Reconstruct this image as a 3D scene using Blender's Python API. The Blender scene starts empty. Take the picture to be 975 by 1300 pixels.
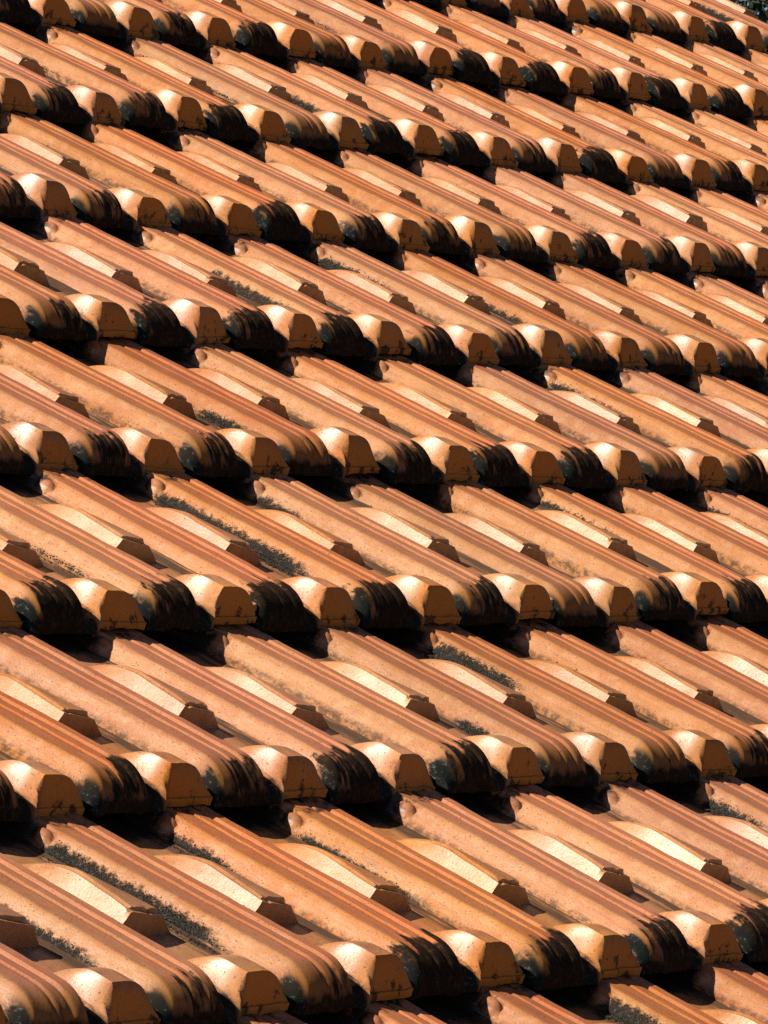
import bpy, math, random
import numpy as np
from mathutils import Matrix, Vector

# ------------------------------------------------------------------ frame
PITCH = 0.21                 # metres between neighbouring tiles along a course
ASPECT = 1.6                 # exposed tile length / pitch
CAM_H = 5.2
TILT_DOWN = -0.00866         # camera looks up by half a degree
RC = np.array([[0.526626, -0.738188, 0.421597], [0.007362, -0.491961, -0.870586], [0.850065, 0.461577, -0.253645]])
TC = np.array([-0.2553, -0.87959, 36.75766])
FOC = 12.0
_c, _s = math.cos(TILT_DOWN), math.sin(TILT_DOWN)
MW = np.array([[1, 0, 0], [0, -_s, _c], [0, -_c, -_s]])   # lens axes (right, down, ahead) -> world
AX = MW @ RC                 # columns: along the course, up the slope, roof normal, in world
ORIGIN = np.array([0, 0, CAM_H]) + PITCH * (MW @ TC)

def roof_point(x, y, w):     # lattice units -> world
    return ORIGIN + PITCH * (AX @ np.array([x, y, w]))

scene = bpy.context.scene
col = scene.collection

# ------------------------------------------------------------------ camera
cam_d = bpy.data.cameras.new('camera')
cam_d.sensor_fit = 'VERTICAL'
cam_d.sensor_height = 36.0
cam_d.sensor_width = 27.0
cam_d.lens = FOC * 18.0
cam_d.clip_start = 0.1
cam_d.clip_end = 2000
cam = bpy.data.objects.new('camera', cam_d)
col.objects.link(cam)
cam.location = (0, 0, CAM_H)
cam.rotation_euler = (math.pi / 2 - TILT_DOWN, 0, 0)
scene.camera = cam

# ------------------------------------------------------------------ light
SUN_ROOF = np.array([-0.68, 0.58, 0.455])     # toward the sun: course, up-slope, normal
sun_dir = AX @ (SUN_ROOF / np.linalg.norm(SUN_ROOF))
elev = math.asin(sun_dir[2])
azim = math.atan2(sun_dir[0], sun_dir[1])
world = bpy.data.worlds.new('World')
scene.world = world
world.use_nodes = True
wn = world.node_tree
bg = wn.nodes['Background']
sky = wn.nodes.new('ShaderNodeTexSky')
sky.sky_type = 'NISHITA'
sky.sun_disc = False
sky.sun_elevation = elev
sky.sun_rotation = azim
sky.air_density = 0.35
sky.dust_density = 0.4
sky.ozone_density = 0.6
wn.links.new(sky.outputs[0], bg.inputs[0])
bg.inputs[1].default_value = 0.05
sun_d = bpy.data.lights.new('sun', 'SUN')
sun_d.energy = 5.0
sun_d.angle = math.radians(0.5)
sun_d.color = (1.0, 0.91, 0.77)
sun = bpy.data.objects.new('sun', sun_d)
col.objects.link(sun)
sun.rotation_euler = Vector(sun_dir).to_track_quat('Z', 'Y').to_euler()
sun.location = (0, 0, 30)
vs = scene.view_settings
vs.view_transform = 'Standard'
vs.look = 'None'
vs.exposure = 0.97
vs.gamma = 1.0
vs.use_curve_mapping = False
scene.cycles.use_denoising = False

# ------------------------------------------------------------------ node helper
class NT:
    def __init__(self, name):
        self.m = bpy.data.materials.new(name)
        self.m.use_nodes = True
        self.t = self.m.node_tree
        self.b = self.t.nodes['Principled BSDF']
    def put(self, sock, v):
        if v is None:
            return
        if isinstance(v, bpy.types.NodeSocket):
            self.t.links.new(v, sock)
        else:
            sock.default_value = v
    def math(self, op, a, b=None, c=None, clamp=False):
        n = self.t.nodes.new('ShaderNodeMath')
        n.operation = op
        n.use_clamp = clamp
        self.put(n.inputs[0], a)
        self.put(n.inputs[1], b)
        self.put(n.inputs[2], c)
        return n.outputs[0]
    def ramp(self, x, a, b):                       # smooth step a..b
        n = self.t.nodes.new('ShaderNodeMapRange')
        n.interpolation_type = 'SMOOTHSTEP'
        if isinstance(a, (int, float)) and isinstance(b, (int, float)) and a > b:
            self.put(n.inputs[1], b); self.put(n.inputs[2], a)
            n.inputs[3].default_value, n.inputs[4].default_value = 1.0, 0.0
        else:
            self.put(n.inputs[1], a); self.put(n.inputs[2], b)
        self.put(n.inputs[0], x)
        return n.outputs[0]
    def band(self, x, a0, a1, b1, b0):
        return self.math('MULTIPLY', self.ramp(x, a0, a1), self.ramp(x, b0, b1))
    def mul(self, *a):
        r = a[0]
        for k in a[1:]:
            r = self.math('MULTIPLY', r, k)
        return r
    def vec(self, x, y, z):
        n = self.t.nodes.new('ShaderNodeCombineXYZ')
        self.put(n.inputs[0], x); self.put(n.inputs[1], y); self.put(n.inputs[2], z)
        return n.outputs[0]
    def noise(self, v, scale, detail=3.0, rough=0.55, dist=0.0):
        n = self.t.nodes.new('ShaderNodeTexNoise')
        self.put(n.inputs['Vector'], v)
        n.inputs['Scale'].default_value = scale
        n.inputs['Detail'].default_value = detail
        n.inputs['Roughness'].default_value = rough
        n.inputs['Distortion'].default_value = dist
        return n.outputs[0]
    def mix(self, f, a, b, mode='MIX'):
        n = self.t.nodes.new('ShaderNodeMix')
        n.data_type = 'RGBA'
        n.blend_type = mode
        self.put(n.inputs[0], f)
        self.put(n.inputs[6], a if isinstance(a, bpy.types.NodeSocket) else (*a, 1))
        self.put(n.inputs[7], b if isinstance(b, bpy.types.NodeSocket) else (*b, 1))
        return n.outputs[2]

def simple(name, c, rough=0.8, scale=8.0, amp=0.3):
    n = NT(name)
    tc = n.t.nodes.new('ShaderNodeTexCoord')
    v = n.noise(tc.outputs['Object'], scale, 5)
    n.put(n.b.inputs['Base Color'], n.mix(v, [x * (1 - amp) for x in c], [min(1, x * (1 + amp)) for x in c]))
    n.b.inputs['Roughness'].default_value = rough
    return n.m

# ------------------------------------------------------------------ fired clay
def clay_material():
    n = NT('fired_clay')
    tc = n.t.nodes.new('ShaderNodeTexCoord')
    oi = n.t.nodes.new('ShaderNodeObjectInfo')
    sep = n.t.nodes.new('ShaderNodeSeparateXYZ')
    n.put(sep.inputs[0], tc.outputs['Object'])
    u = n.math('DIVIDE', sep.outputs[0], PITCH)
    v = n.math('DIVIDE', sep.outputs[1], -PITCH * ASPECT)
    h = n.math('DIVIDE', sep.outputs[2], PITCH)
    rnd = oi.outputs['Random']
    r1 = n.math('FRACT', n.math('MULTIPLY', rnd, 17.31))
    r2 = n.math('FRACT', n.math('MULTIPLY', rnd, 57.77))
    r3 = n.math('FRACT', n.math('MULTIPLY', rnd, 131.9))
    off = n.math('MULTIPLY', rnd, 91.0)
    P3 = n.vec(n.math('ADD', u, off), n.math('MULTIPLY', v, ASPECT), h)          # tile units
    PS = n.vec(n.math('ADD', u, off), n.math('MULTIPLY', v, 0.16), n.math('MULTIPLY', h, 0.4))   # drawn out down the slope
    PG = n.vec(n.math('ADD', u, off), n.math('MULTIPLY', v, 0.06), 0.0)
    # clay colour
    n_lo = n.noise(P3, 3.0, 4)
    n_md = n.noise(P3, 16.0, 4, 0.6)
    streak = n.noise(PS, 26.0, 4, 0.6)
    colr = n.mix(n.ramp(n_lo, 0.3, 0.7), (0.310, 0.126, 0.036), (0.365, 0.170, 0.062))
    colr = n.mix(n.mul(n.ramp(streak, 0.45, 0.68), 0.55), colr, (0.28, 0.096, 0.028))
    pale = n.mul(n.ramp(n_md, 0.46, 0.70), 0.5)
    colr = n.mix(pale, colr, (0.40, 0.210, 0.095))
    # rib tops rubbed redder
    wear = n.math('MULTIPLY_ADD', n.ramp(n.noise(PS, 40.0, 4, 0.65), 0.36, 0.64), 0.45, 0.35)
    top = n.mul(n.band(u, 0.025, 0.06, 0.36, 0.38), wear)
    colr = n.mix(top, colr, (0.385, 0.122, 0.040))
    # grain of the clay
    grit = n.noise(P3, 150.0, 3, 0.7)
    colr = n.mix(n.mul(n.ramp(grit, 0.53, 0.70), 0.5), colr, (0.15, 0.058, 0.022))
    colr = n.mix(n.mul(n.ramp(grit, 0.45, 0.30), 0.45), colr, (0.45, 0.25, 0.11))
    scratch = n.noise(n.vec(n.math('ADD', u, off), n.math('MULTIPLY', v, 0.045), 0.0), 130.0, 3, 0.7)
    colr = n.mix(n.mul(n.ramp(scratch, 0.56, 0.68), n.band(u, 0.02, 0.05, 0.36, 0.38), n.ramp(n_md, 0.3, 0.6), 0.55), colr, (0.17, 0.062, 0.022))
    speck = n.mul(n.ramp(n.noise(P3, 62.0, 4, 0.75), 0.60, 0.68), n.ramp(n.noise(P3, 4.5, 3, 0.6), 0.45, 0.62), 0.6)
    colr = n.mix(speck, colr, (0.085, 0.042, 0.024))
    # lime bloom in blotches
    bloom = n.mul(n.ramp(n.noise(P3, 5.5, 6, 0.72), 0.56, 0.72), n.ramp(grit, 0.35, 0.6), 0.18)
    colr = n.mix(bloom, colr, (0.42, 0.27, 0.15))
    # each tile a little different from the kiln
    hsv = n.t.nodes.new('ShaderNodeHueSaturation')
    n.put(hsv.inputs['Hue'], n.math('MULTIPLY_ADD', r1, 0.007, 0.4915))
    n.put(hsv.inputs['Saturation'], n.math('MULTIPLY_ADD', r2, 0.10, 0.95))
    n.put(hsv.inputs['Value'], n.math('MULTIPLY_ADD', r3, 0.20, 0.88))
    n.put(hsv.inputs['Color'], colr)
    colr = hsv.outputs[0]
    # pits and grit
    pit = n.noise(P3, 95.0, 2, 0.5)
    colr = n.mix(n.mul(n.ramp(pit, 0.63, 0.70), 0.8), colr, (0.07, 0.032, 0.018))
    # grey film of dirt
    film = n.mul(n.ramp(n.noise(PS, 9.0, 5, 0.65), 0.52, 0.75), n.ramp(n_md, 0.35, 0.6), 0.55)
    colr = n.mix(film, colr, (0.09, 0.055, 0.035))
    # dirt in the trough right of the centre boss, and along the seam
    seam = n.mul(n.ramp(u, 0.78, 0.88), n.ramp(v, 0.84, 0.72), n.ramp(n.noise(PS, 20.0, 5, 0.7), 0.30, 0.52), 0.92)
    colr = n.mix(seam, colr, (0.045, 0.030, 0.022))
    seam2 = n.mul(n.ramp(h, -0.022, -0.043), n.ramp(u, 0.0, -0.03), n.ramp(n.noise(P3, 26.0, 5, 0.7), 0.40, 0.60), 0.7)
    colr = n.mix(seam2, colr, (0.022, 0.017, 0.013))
    def prop(name):
        a = n.t.nodes.new('ShaderNodeAttribute')
        a.attribute_type = 'OBJECT'
        a.attribute_name = name
        return a.outputs['Fac']
    cr, cr0, cr1 = prop('crust'), prop('crust_from'), prop('crust_to')
    cn = n.noise(P3, 30.0, 5, 0.7)
    vv = n.math('MULTIPLY_ADD', n_md, 0.12, n.math('SUBTRACT', v, 0.06))
    crust = n.mul(n.ramp(vv, cr0, n.math('ADD', cr0, 0.03)), n.math('SUBTRACT', 1.0, n.ramp(vv, n.math('SUBTRACT', cr1, 0.12), cr1)),
                  n.ramp(u, 0.01, -0.01), n.ramp(n.math('SUBTRACT', n.math('MULTIPLY_ADD', cn, 0.11, h), n.math('MULTIPLY', cr, 0.05)), 0.020, -0.012))
    crust = n.mul(crust, n.ramp(cr, 0.05, 0.3))
    colr = n.mix(n.mul(crust, 0.95), colr, n.mix(n.ramp(n.noise(P3, 60.0, 3, 0.7), 0.52, 0.70), (0.012, 0.011, 0.009), (0.065, 0.060, 0.050)))
    lugc = n.mul(n.ramp(u, 0.012, 0.0), n.band(v, -0.075, -0.055, 0.004, 0.014), n.ramp(h, -0.01, 0.008), 0.6)
    colr = n.mix(lugc, colr, (0.20, 0.062, 0.026))
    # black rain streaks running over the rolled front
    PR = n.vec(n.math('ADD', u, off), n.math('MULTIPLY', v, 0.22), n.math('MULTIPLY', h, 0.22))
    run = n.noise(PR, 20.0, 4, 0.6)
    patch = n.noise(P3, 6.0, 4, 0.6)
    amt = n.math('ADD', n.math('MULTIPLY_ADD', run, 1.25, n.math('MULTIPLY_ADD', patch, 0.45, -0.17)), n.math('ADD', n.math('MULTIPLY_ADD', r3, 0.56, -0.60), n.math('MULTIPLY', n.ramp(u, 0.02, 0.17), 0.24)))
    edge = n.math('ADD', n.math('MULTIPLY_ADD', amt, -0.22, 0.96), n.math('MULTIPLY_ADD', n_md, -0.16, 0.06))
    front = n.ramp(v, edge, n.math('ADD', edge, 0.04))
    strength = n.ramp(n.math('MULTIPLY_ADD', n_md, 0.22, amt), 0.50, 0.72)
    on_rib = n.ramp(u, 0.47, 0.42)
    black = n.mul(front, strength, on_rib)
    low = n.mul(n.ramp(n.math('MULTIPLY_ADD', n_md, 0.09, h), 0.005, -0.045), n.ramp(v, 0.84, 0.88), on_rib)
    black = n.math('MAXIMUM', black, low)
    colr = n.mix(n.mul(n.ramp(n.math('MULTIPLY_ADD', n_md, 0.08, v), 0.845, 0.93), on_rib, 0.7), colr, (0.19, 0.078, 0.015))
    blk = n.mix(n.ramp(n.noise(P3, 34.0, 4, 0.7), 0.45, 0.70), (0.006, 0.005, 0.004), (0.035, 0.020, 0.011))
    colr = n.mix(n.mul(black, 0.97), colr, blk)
    # shade under the lap, painted near-black into the head of the tile
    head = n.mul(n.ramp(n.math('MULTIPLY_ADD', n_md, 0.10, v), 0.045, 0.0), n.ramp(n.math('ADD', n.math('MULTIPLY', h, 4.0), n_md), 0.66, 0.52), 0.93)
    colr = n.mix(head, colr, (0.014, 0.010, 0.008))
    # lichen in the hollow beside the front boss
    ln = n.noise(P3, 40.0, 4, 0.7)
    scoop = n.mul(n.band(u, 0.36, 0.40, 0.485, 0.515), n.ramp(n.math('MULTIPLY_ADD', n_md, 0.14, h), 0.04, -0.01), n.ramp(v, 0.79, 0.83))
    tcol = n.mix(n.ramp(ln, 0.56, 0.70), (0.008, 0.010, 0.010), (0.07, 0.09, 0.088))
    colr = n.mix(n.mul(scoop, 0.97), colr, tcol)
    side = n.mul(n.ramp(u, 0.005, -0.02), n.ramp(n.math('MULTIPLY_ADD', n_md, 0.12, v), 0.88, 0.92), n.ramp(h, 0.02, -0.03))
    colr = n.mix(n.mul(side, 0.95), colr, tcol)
    bounce_tint = n.mul(n.ramp(u, 0.542, 0.560), n.ramp(v, 0.876, 0.890), 0.75)  # warm bounce light painted into the colour of the boss's front face
    colr = n.mix(bounce_tint, colr, (0.42, 0.150, 0.020))
    # soot blots on the front face of the boss
    blot = n.mul(n.ramp(u, 0.50, 0.56), n.ramp(v, 0.865, 0.88),
                 n.ramp(n.math('ADD', n.noise(P3, 9.0, 5, 0.7), n.math('MULTIPLY', h, -0.9)), 0.60, 0.68))
    colr = n.mix(n.mul(blot, 0.9), colr, (0.03, 0.018, 0.012))
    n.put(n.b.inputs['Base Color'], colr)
    nose = n.mul(n.ramp(v, 0.82, 0.88), 0.85)
    matt = n.math('MAXIMUM', n.math('MAXIMUM', n.math('MAXIMUM', black, nose), scoop), n.math('MAXIMUM', n.math('MAXIMUM', side, crust), n.math('MAXIMUM', seam, lugc)))
    n.put(n.b.inputs['Roughness'], n.math('ADD', n.math('MULTIPLY_ADD', n_md, 0.14, 0.33), n.math('MULTIPLY', matt, 0.4)))
    n.put(n.b.inputs['Specular IOR Level'], n.math('MULTIPLY_ADD', matt, -0.58, 0.62))
    # relief
    fine = n.noise(P3, 70.0, 6, 0.65)
    drag = n.noise(PS, 60.0, 3, 0.5)
    hgt = n.math('ADD', n.math('MULTIPLY', fine, 0.7), n.math('MULTIPLY', drag, 0.5))
    hgt = n.math('ADD', hgt, n.math('MULTIPLY', grit, 0.2))
    hgt = n.math('SUBTRACT', hgt, n.mul(n.ramp(pit, 0.68, 0.76), 0.8))
    hgt = n.math('ADD', hgt, n.mul(n.math('MAXIMUM', scoop, n.math('MAXIMUM', side, n.math('MAXIMUM', crust, seam))), ln, 2.0))
    bp = n.t.nodes.new('ShaderNodeBump')
    bp.inputs['Strength'].default_value = 0.6
    bp.inputs['Distance'].default_value = 0.0006
    n.put(bp.inputs['Height'], hgt)
    n.put(n.b.inputs['Normal'], bp.outputs[0])
    return n.m

CLAY = clay_material()

def lichen_material():
    n = NT('lichen')
    tc = n.t.nodes.new('ShaderNodeTexCoord')
    a = n.noise(tc.outputs['Object'], 260.0, 3, 0.7)
    c = n.mix(n.ramp(a, 0.5, 0.7), (0.012, 0.011, 0.009), (0.060, 0.056, 0.048))
    n.put(n.b.inputs['Base Color'], c)
    n.b.inputs['Roughness'].default_value = 0.95
    return n.m
LICHEN = lichen_material()

# ------------------------------------------------------------------ the tile
def sst(a, b, x):
    t = np.clip((x - a) / (b - a), 0, 1)
    return t * t * (3 - 2 * t)

BASE_U = [-.068, -.052, .000, .012, .020, .030, .080, .150, .160, .168, .182, .252, .262, .270, .286, .345, .362, .400, .435, .60, .80, .865, .92, .975]
BASE_H = [-.046, -.031, .0240, .0340, .0370, .0375, .0360, .0340, .0275, .0275, .0365, .0345, .0280, .0280, .0415, .0425, .0300, -.030, -.056, -.064, -.068, -.068, -.060, -.050]

def vnoise(rng, U, V, fu, fv):
    gu, gv = int(fu * 2) + 4, int(fv * 2) + 4
    g = rng.uniform(-1, 1, (gu, gv))
    x = (U + .3) * fu; y = (V + .5) * fv
    i = np.floor(x).astype(int) % (gu - 1); j = np.floor(y).astype(int) % (gv - 1)
    fx = x - np.floor(x); fy = y - np.floor(y)
    fx = fx * fx * (3 - 2 * fx); fy = fy * fy * (3 - 2 * fy)
    return (g[i, j] * (1 - fx) + g[i + 1, j] * fx) * (1 - fy) + (g[i, j + 1] * (1 - fx) + g[i + 1, j + 1] * fx) * fy

VB = .515        # where the centre boss breaks off
def boss_shift(s, v):        # lets the mesh lines follow the tapering boss
    q = np.clip((v - .10) / (VB - .10), 0, 1)
    return (1 - q) * (.14 * sst(.393, .415, s) * (1 - sst(.52, .64, s)) - .085 * sst(.62, .72, s) * (1 - sst(.85, .93, s)))

def body_height(s, v, k):
    u = s + boss_shift(s, v)
    base = np.interp(u, BASE_U, BASE_H)
    # head lug that stands out left of the rib
    e2 = 1 - ((u + .024) / .034) ** 2 - ((v + .022) / .036) ** 2
    knob = -.015 + k[2] * np.sqrt(np.clip(e2, 0, 1))
    h = np.where(e2 > 0, np.maximum(base, knob), base)
    # centre boss: a wedge that rises down the slope and breaks off square
    g = np.clip((v - .07) / (.30 - .07), 0, 1)
    g = 1 - (1 - g) ** 1.7
    ulb, ult, urt, urb = .415, .480, .745, .850
    tp = np.clip((s - ult) / (urt - ult), 0, 1)
    top = .054 + k[0] - .040 * tp
    shape = np.minimum(np.clip((s - ulb) / (ult - ulb), 0, 1), np.clip((urb - s) / (urb - urt), 0, 1))
    on = (v > .07) & (v < VB)
    hb = base + shape * (np.maximum(top - base, 0)) * g
    # cap layer on the boss, set back a little
    ca, cb = ult + .018, urt - .012
    cap = np.minimum(np.clip((s - ca) / .014, 0, 1), np.clip((cb - s) / .018, 0, 1))
    hb = hb + cap * (.011 + .016 * tp) * g * (v < VB - .018) * np.where(np.abs(s - ca - .035) < .006, .86, 1)
    h = np.where(on, np.maximum(h, hb), h)
    # front boss: a ramp with a hollow left flank
    kk = np.clip((v - .675) / .135, 0, 1)
    kk = 1 - (1 - kk) ** 1.6
    pw = 1.0 + .25 * np.clip((v - .68) / .2, 0, 1)
    ul0 = .440 + .055 * sst(.70, .87, v)
    L = np.clip((u - ul0) / (.550 - ul0), 0, 1)
    L = L ** pw
    Rr = 1 - np.clip((u - .640) / (.905 - .640), 0, 1) ** 2.3
    sh = np.minimum(np.minimum(L, Rr), 1)
    hc = base + sh * kk * (.066 + k[1] - base)
    return np.maximum(h, hc)

def dense(pts):
    out = []
    for a, b, m in pts:
        out += list(np.linspace(a, b, m, endpoint=False))
    return out

US = np.array(dense([(-.068, -.052, 2), (-.052, .000, 5), (.000, .012, 3), (.012, .020, 3), (.020, .030, 2), (.030, .080, 4), (.080, .150, 4), (.150, .160, 2), (.160, .168, 1), (.168, .182, 2), (.182, .252, 4),
                     (.252, .262, 2), (.262, .270, 1), (.270, .286, 2), (.286, .345, 4), (.345, .362, 3), (.362, .395, 4), (.395, .415, 2), (.415, .48, 7), (.48, .53, 9),
                     (.53, .575, 6), (.575, .68, 8), (.68, .745, 6), (.745, .85, 7), (.85, .93, 6), (.93, .975, 3)]) + [.975])
VS = np.array(dense([(-.30, -.06, 6), (-.06, .018, 14), (.018, .07, 4), (.07, .30, 14), (.30, .48, 8), (.48, .495, 2), (.495, .4985, 2),
                     (.4985, .513, 2), (.513, .5165, 2), (.5165, .66, 8), (.66, .74, 8)]) + [.74])
N_EXT, N_FR = 9, 20

def build_tile(idx):
    rng = np.random.default_rng(100 + idx)
    k = (rng.normal(0, .006), rng.normal(0, .004), rng.uniform(.042, .056))
    nu = len(US)
    rows_v, rows_h, rows_f = [], [], []
    # where the front starts to roll over
    v1 = .805 - .04 * sst(.36, .45, US) + .115 * sst(.480, .510, US) - .03 * sst(.90, .93, US)
    v1 = v1 + rng.normal(0, .006) + .006 * np.interp(US, np.linspace(-.11, .98, 12), rng.normal(0, 1, 12)) * (US < .52)
    isc = sst(.508, .530, US) * (1 - sst(.905, .93, US))
    vf = .927 - .010 * isc - .045 * sst(.900, .925, US) + .003 * np.interp(US, np.linspace(-.11, .98, 14), rng.normal(0, 1, 14))
    wb = -.143 + .018 * isc + .004 * np.interp(US, np.linspace(-.11, .98, 16), rng.normal(0, 1, 16))
    for v in VS:
        rows_v.append(np.full(nu, v)); rows_f.append(0.0)
    for i in range(1, N_EXT + 1):
        rows_v.append(.74 + (v1 - .74) * i / N_EXT); rows_f.append(0.0)
    for rv in rows_v:
        rows_h.append(body_height(US, rv, k))
    hend = rows_h[-1]
    for i in range(1, N_FR + 1):
        t = i / N_FR
        a = t * math.pi / 2
        pv = v1 + (vf - v1) * math.sin(a) ** .92
        ph = hend - (hend - wb) * (1 - math.cos(a)) ** .95
        # boss: flat raked face, then a small ledge
        lo = np.minimum(hend, -.088)
        if t <= .75:
            s = t / .75
            cv = v1 + (vf - .008 - v1) * (1 - (1 - s) ** 1.3); ch = hend + (lo - hend) * s ** 1.10
        else:
            s = (t - .75) / .25
            cv = vf - .008 + .008 * min(1, s * 4); ch = lo + (wb - lo) * max(0, (s - .25) / .75)
        rows_v.append(pv * (1 - isc) + cv * isc)
        rows_h.append(ph * (1 - isc) + ch * isc)
        rows_f.append(t)
    Vv = np.array(rows_v); H = np.array(rows_h); F = np.array(rows_f)[:, None]
    U = np.repeat(US[None, :], len(Vv), 0)
    U = U + boss_shift(U, Vv)
    # hand-made unevenness
    wob = .0035 * vnoise(rng, U, Vv, 3, 4) + .0016 * vnoise(rng, U, Vv, 11, 14) + .0009 * vnoise(rng, U, Vv, 30, 40)
    H = H + wob * np.where(F > .8, .5, 1)
    U = U + .004 * vnoise(rng, U, Vv, 2, 3) + .002 * vnoise(rng, U, Vv, 9, 12)
    Vv = Vv + (.004 * vnoise(rng, U, H, 6, 8) + .002 * vnoise(rng, U, H, 26, 30)) * (np.abs(Vv - .5) < .05) \
            + .0018 * vnoise(rng, U, Vv, 24, 30) * F
    # chips knocked out of the bosses and the lower lip
    for _ in range(5):
        if rng.random() < .5:
            cu, cv, ch = rng.uniform(.48, .74), .505, .06
        else:
            cu, cv, ch = rng.choice([rng.uniform(.0, .36), rng.uniform(.52, .70)]), rng.uniform(.83, .93), rng.uniform(-.13, .06)
        rr = rng.uniform(.012, .034)
        d = np.sqrt((U - cu) ** 2 + ((Vv - cv) * ASPECT) ** 2 + (H - ch) ** 2) / rr
        H = H - np.clip(1 - d, 0, 1) * rr * .6
        Vv = Vv - np.clip(1 - d, 0, 1) * rr * .25 * (F > 0)
    nr = len(Vv)
    top = np.stack([U * PITCH, -Vv * ASPECT * PITCH, H * PITCH], -1).reshape(-1, 3)
    Hb = H - .052 * (1 - .75 * F)
    Vb = Vv - .045 * F
    Hb[-1] = H[-1] + .004
    bot = np.stack([U * PITCH, -Vb * ASPECT * PITCH, Hb * PITCH], -1).reshape(-1, 3)
    verts = np.concatenate([top, bot])
    faces = []
    nt = nr * nu
    for i in range(nr - 1):
        for j in range(nu - 1):
            a = i * nu + j
            faces.append((a, a + nu, a + nu + 1, a + 1))
            faces.append((nt + a, nt + a + 1, nt + a + nu + 1, nt + a + nu))
    for i in range(nr - 1):
        a, b = i * nu, (i + 1) * nu
        faces.append((a, nt + a, nt + b, b))
        a, b = i * nu + nu - 1, (i + 1) * nu + nu - 1
        faces.append((b, nt + b, nt + a, a))
    for j in range(nu - 1):
        faces.append((j + 1, nt + j + 1, nt + j, j))
        a = (nr - 1) * nu + j
        faces.append((a, nt + a, nt + a + 1, a + 1))
    me = bpy.data.meshes.new('roof_tile')
    me.from_pydata(verts.tolist(), [], faces)
    me.update()
    me.polygons.foreach_set('use_smooth', [True] * len(me.polygons))
    me.set_sharp_from_angle(angle=math.radians(33))
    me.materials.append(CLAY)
    return me

# ------------------------------------------------------------------ lichen crust on a tile
OCT = np.array([(1, 0, 0), (-1, 0, 0), (0, 1, 0), (0, -1, 0), (0, 0, 1), (0, 0, -1)], float)
OCF = [(0, 2, 4), (2, 1, 4), (1, 3, 4), (3, 0, 4), (2, 0, 5), (1, 2, 5), (3, 1, 5), (0, 3, 5)]
def lichen_mesh(seed, v0, v1, amount, width=1.0):
    rng = np.random.default_rng(seed)
    verts, faces = [], []
    n = int(amount * (v1 - v0))
    for _ in range(n):
        v = rng.uniform(v0, v1)
        fall = min(1.0, (v - v0) / .03, (v1 - v) / .10)
        if rng.random() > .25 + .75 * fall:
            continue
        q = abs(rng.normal(0, 1)) * .38 * width * (.4 + .6 * fall)
        # climbs from the seam up the flank of the rib, and spreads a little on the trough
        if rng.random() < .72:
            u = -.070 + min(q, 1.1) * .050
            h = np.interp(u, BASE_U, BASE_H)
        else:
            u = -.072 - min(q, 1.3) * .075
            h = -.061
        r = rng.uniform(.0020, .0058) * (.6 + .5 * fall)
        b = len(verts)
        rot = rng.normal(0, 1, (3, 3)); rot, _ = np.linalg.qr(rot)
        p = OCT * rng.uniform(.6, 1.25, (6, 1)) @ rot * r
        p[:, 2] *= .8
        p += (u, 0, h + r * .1)
        p[:, 1] -= v * ASPECT
        verts += (p * PITCH).tolist()
        faces += [tuple(b + i for i in f) for f in OCF]
    me = bpy.data.meshes.new('lichen')
    me.from_pydata(verts, [], faces)
    me.update()
    me.materials.append(LICHEN)
    return me

# ------------------------------------------------------------------ lay the roof
def empty(name, loc):
    o = bpy.data.objects.new(name, None)
    col.objects.link(o)
    o.location = loc
    return o

roof = empty('tiled_roof', (1.5, 8.0, 0.0))
roof['label'] = 'weathered orange clay roof of staggered interlocking tiles with black-stained lower edges'
roof['category'] = 'roof'
roof['kind'] = 'thing'
WORLD_OF = {roof.name: Matrix.Translation((1.5, 8.0, 0))}

def child(name, me, parent, world_m):
    o = bpy.data.objects.new(name, me)
    col.objects.link(o)
    o.parent = parent
    o.matrix_parent_inverse = WORLD_OF[parent.name].inverted()
    o.matrix_basis = world_m
    WORLD_OF[o.name] = world_m
    return o

N_VAR = 16
tiles = [build_tile(i) for i in range(N_VAR)]
TAN = .165 / ASPECT
ang = math.atan(TAN)

X_END = 22.05
RANGES = {-3: (-8, 0), -2: (-8, 2), -1: (-8, 3), 0: (-8, 6), 1: (-5, 9), 2: (-3, 13), 3: (0, 16), 4: (2, 19), 5: (5, 22),
          6: (7, 25), 7: (9, 26), 8: (11, 28), 9: (14, 30), 10: (17, 27)}
HEAVY = {(-3, 0): (0.0, .66, .95), (3, 1): (0.0, .40, 1.2), (3, 2): (.0, .70, .95), (4, 2): (0, .25, .6), (7, 2): (0, .45, .9), (9, 2): (0, .3, .5),
         (10, 3): (0, .42, .8), (8, 4): (.30, .78, 1.1), (10, 4): (0, .4, .8), (3, 0): (0, .30, .8), (-1, -1): (0, .6, 1.2),
         (-2, 0): (0, .30, .6), (-1, 0): (.02, .55, .45), (14, 6): (.3, .7, .5),
         (26, 8): (.35, .75, 1.1), (11, 4): (.35, .7, .7), (5, 3): (.5, .8, .6), (2, 1): (.55, .8, .5), (-4, 0): (.3, .7, .6)}
rnd = random.Random(5)
light_lichen = [lichen_mesh(900 + i, .02 + .1 * (i % 3), .35 + .09 * i, 900, .45) for i in range(5)]
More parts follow.
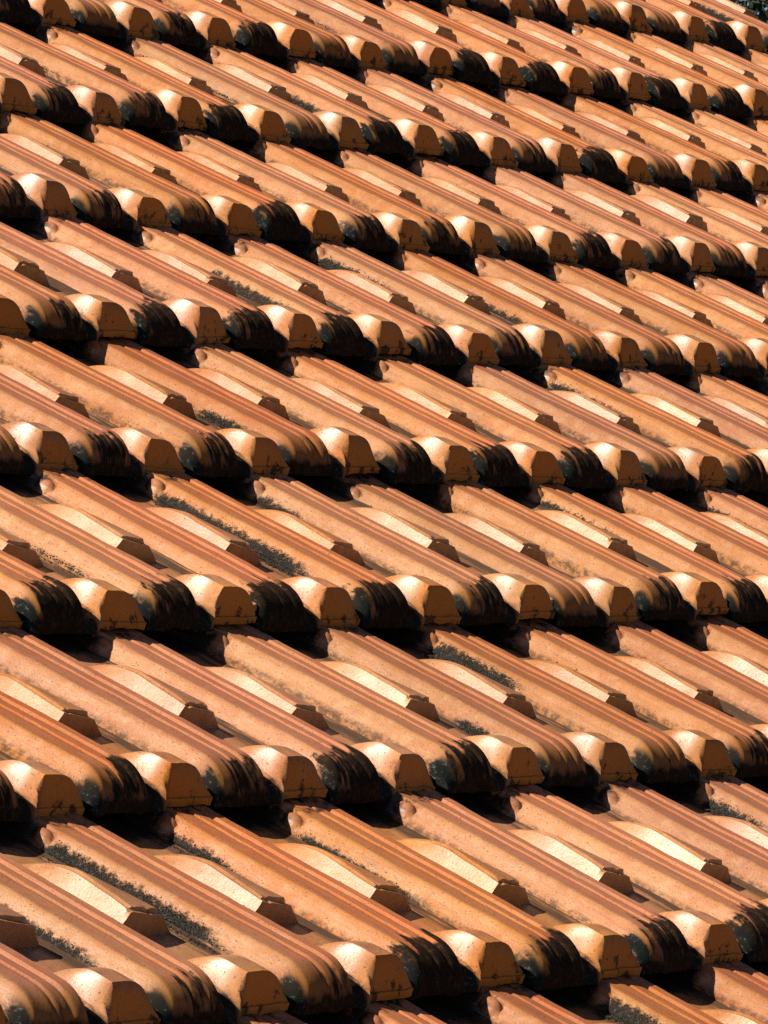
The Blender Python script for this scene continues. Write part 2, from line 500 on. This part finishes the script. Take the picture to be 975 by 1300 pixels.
for r in sorted(RANGES):
    c0, c1 = RANGES[r]
    for c in range(c0, c1 + 1):
        x = c - .5 * r - 6
        if c - .5 * r > X_END:
            continue
        x += rnd.gauss(0, .009)
        y = (r - 3) * ASPECT + rnd.gauss(0, .018)
        w = rnd.gauss(0, .005)
        base = Matrix(((AX[0, 0], AX[0, 1], AX[0, 2]), (AX[1, 0], AX[1, 1], AX[1, 2]), (AX[2, 0], AX[2, 1], AX[2, 2]))).to_4x4()
        m = Matrix.Translation(roof_point(x, y, w)) @ base @ Matrix.Rotation(-ang + rnd.gauss(0, .004), 4, 'X') \
            @ Matrix.Rotation(rnd.gauss(0, .010), 4, 'Z') @ Matrix.Rotation(rnd.gauss(0, .008), 4, 'Y')
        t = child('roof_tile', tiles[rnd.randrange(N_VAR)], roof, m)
        lm = None
        if (c, r) in HEAVY:
            a, b, q = HEAVY[(c, r)]
            t['crust'], t['crust_from'], t['crust_to'] = float(q), float(a), float(b)
            lm = lichen_mesh(c * 31 + r * 7 + 1000, a, b, 5200 * q, q)
        elif rnd.random() < .22:
            lm = light_lichen[rnd.randrange(5)]
        if lm:
            o = child('lichen', lm, t, m)
            o['kind'] = 'stuff'

# ------------------------------------------------------------------ boarding and battens under the tiles
DECK = simple('dark_boards', (0.05, 0.035, 0.025), .9)
def box(name, x0, x1, y0, y1, w0, w1, mat, parent):
    pts = [roof_point(x, y, w) for w in (w0, w1) for y in (y0, y1) for x in (x0, x1)]
    me = bpy.data.meshes.new(name)
    me.from_pydata([tuple(p) for p in pts], [], [(0, 2, 3, 1), (4, 5, 7, 6), (0, 1, 5, 4), (2, 6, 7, 3), (0, 4, 6, 2), (1, 3, 7, 5)])
    me.update()
    me.materials.append(mat)
    return child(name, me, parent, Matrix.Identity(4))
box('roof_deck', -13.5, 17.0, -6.4 * ASPECT, 7.9 * ASPECT, -.32, -.24, DECK, roof)
WALL = simple('pale_render', (0.55, 0.50, 0.42), .9, 3.0, .12)
wv = [tuple(roof_point(x, y, -.34)) for x, y in ((-12.5, -5.6 * ASPECT), (16.4, -5.6 * ASPECT), (16.4, 7.6 * ASPECT), (-12.5, 7.6 * ASPECT))]
me = bpy.data.meshes.new('house_wall')
me.from_pydata(wv + [(x, y, 0.0) for x, y, z in wv], [], [(0, 1, 5, 4), (1, 2, 6, 5), (2, 3, 7, 6), (3, 0, 4, 7), (0, 3, 2, 1)])
me.materials.append(WALL)
child('wall', me, roof, Matrix.Identity(4))

# ------------------------------------------------------------------ ground
GROUND = simple('dry_lawn', (0.08, 0.085, 0.035), .95, 2.0, .4)
me = bpy.data.meshes.new('ground')
me.from_pydata([(-600, -600, 0), (600, -600, 0), (600, 600, 0), (-600, 600, 0)], [], [(0, 1, 2, 3)])
me.materials.append(GROUND)
g = bpy.data.objects.new('ground', me)
col.objects.link(g)
g['kind'] = 'structure'

# ------------------------------------------------------------------ tree past the far gable
def tree(loc, height, crown_r, seed):
    rng = np.random.default_rng(seed)
    root = empty('broadleaf_tree', loc)
    root['label'] = 'dark green broadleaf tree showing past the far end of the roof'
    root['category'] = 'tree'
    WORLD_OF[root.name] = Matrix.Translation(loc)
    verts, faces = [], []
    def limb(p, q, r0, r1, seg=8, steps=5):
        p, q = np.array(p, float), np.array(q, float)
        d = (q - p) / np.linalg.norm(q - p)
        a = np.cross(d, (.3, .9, .2)); a /= np.linalg.norm(a); b2 = np.cross(d, a)
        st = len(verts)
        for i in range(steps + 1):
            t = i / steps
            c = p + (q - p) * t + a * rng.normal(0, .05) * (0 < t < 1) + b2 * rng.normal(0, .05) * (0 < t < 1)
            for j in range(seg):
                th = 2 * math.pi * j / seg
                verts.append(tuple(c + (a * math.cos(th) + b2 * math.sin(th)) * (r0 + (r1 - r0) * t)))
        for i in range(steps):
            for j in range(seg):
                faces.append((st + i * seg + j, st + i * seg + (j + 1) % seg, st + (i + 1) * seg + (j + 1) % seg, st + (i + 1) * seg + j))
    limb((0, 0, 0), (.1, .05, height * .55), .2, .09)
    tips = []
    for k in range(9):
        th = k * 2.4
        e = np.array((math.cos(th) * crown_r * .7, math.sin(th) * crown_r * .7, height * (.6 + .04 * k)))
        limb((.1, .05, height * (.35 + .022 * k)), e, .05, .012, 6, 4)
        tips.append(e)
    tm = bpy.data.meshes.new('trunk')
    tm.from_pydata(verts, [], faces)
    tm.materials.append(simple('bark', (0.04, 0.03, 0.022), .95, 20.0, .4))
    W = Matrix.Translation(loc)
    child('trunk', tm, root, W)
    lv, lf = [], []
    cl = [t + rng.normal(0, .35, 3) for t in tips for _ in range(5)] + \
         [np.array((0, 0, height * .72)) + rng.normal(0, 1, 3) * (crown_r * .5, crown_r * .5, height * .12) for _ in range(240)]
    for c in cl:
        rr = rng.uniform(.35, .7)
        for _ in range(260):
            d = rng.normal(0, 1, 3); d /= np.linalg.norm(d)
            p = c + d * rr * rng.uniform(.35, 1) ** .5
            a = rng.normal(0, 1, 3); a /= np.linalg.norm(a)
            b2 = np.cross(a, rng.normal(0, 1, 3)); b2 /= np.linalg.norm(b2)
            L, Wd = rng.uniform(.035, .07), rng.uniform(.012, .024)
            st = len(lv)
            lv += [tuple(p), tuple(p + a * L * .5 + b2 * Wd), tuple(p + a * L), tuple(p + a * L * .5 - b2 * Wd)]
            lf.append((st, st + 1, st + 2, st + 3))
    cm = bpy.data.meshes.new('crown')
    cm.from_pydata(lv, [], lf)
    cm.materials.append(simple('leaf', (0.016, 0.028, 0.013), .7, 3.0, .5))
    child('crown', cm, root, W)
tree((1.75, 16.6, 0.0), 8.2, 2.0, 3)
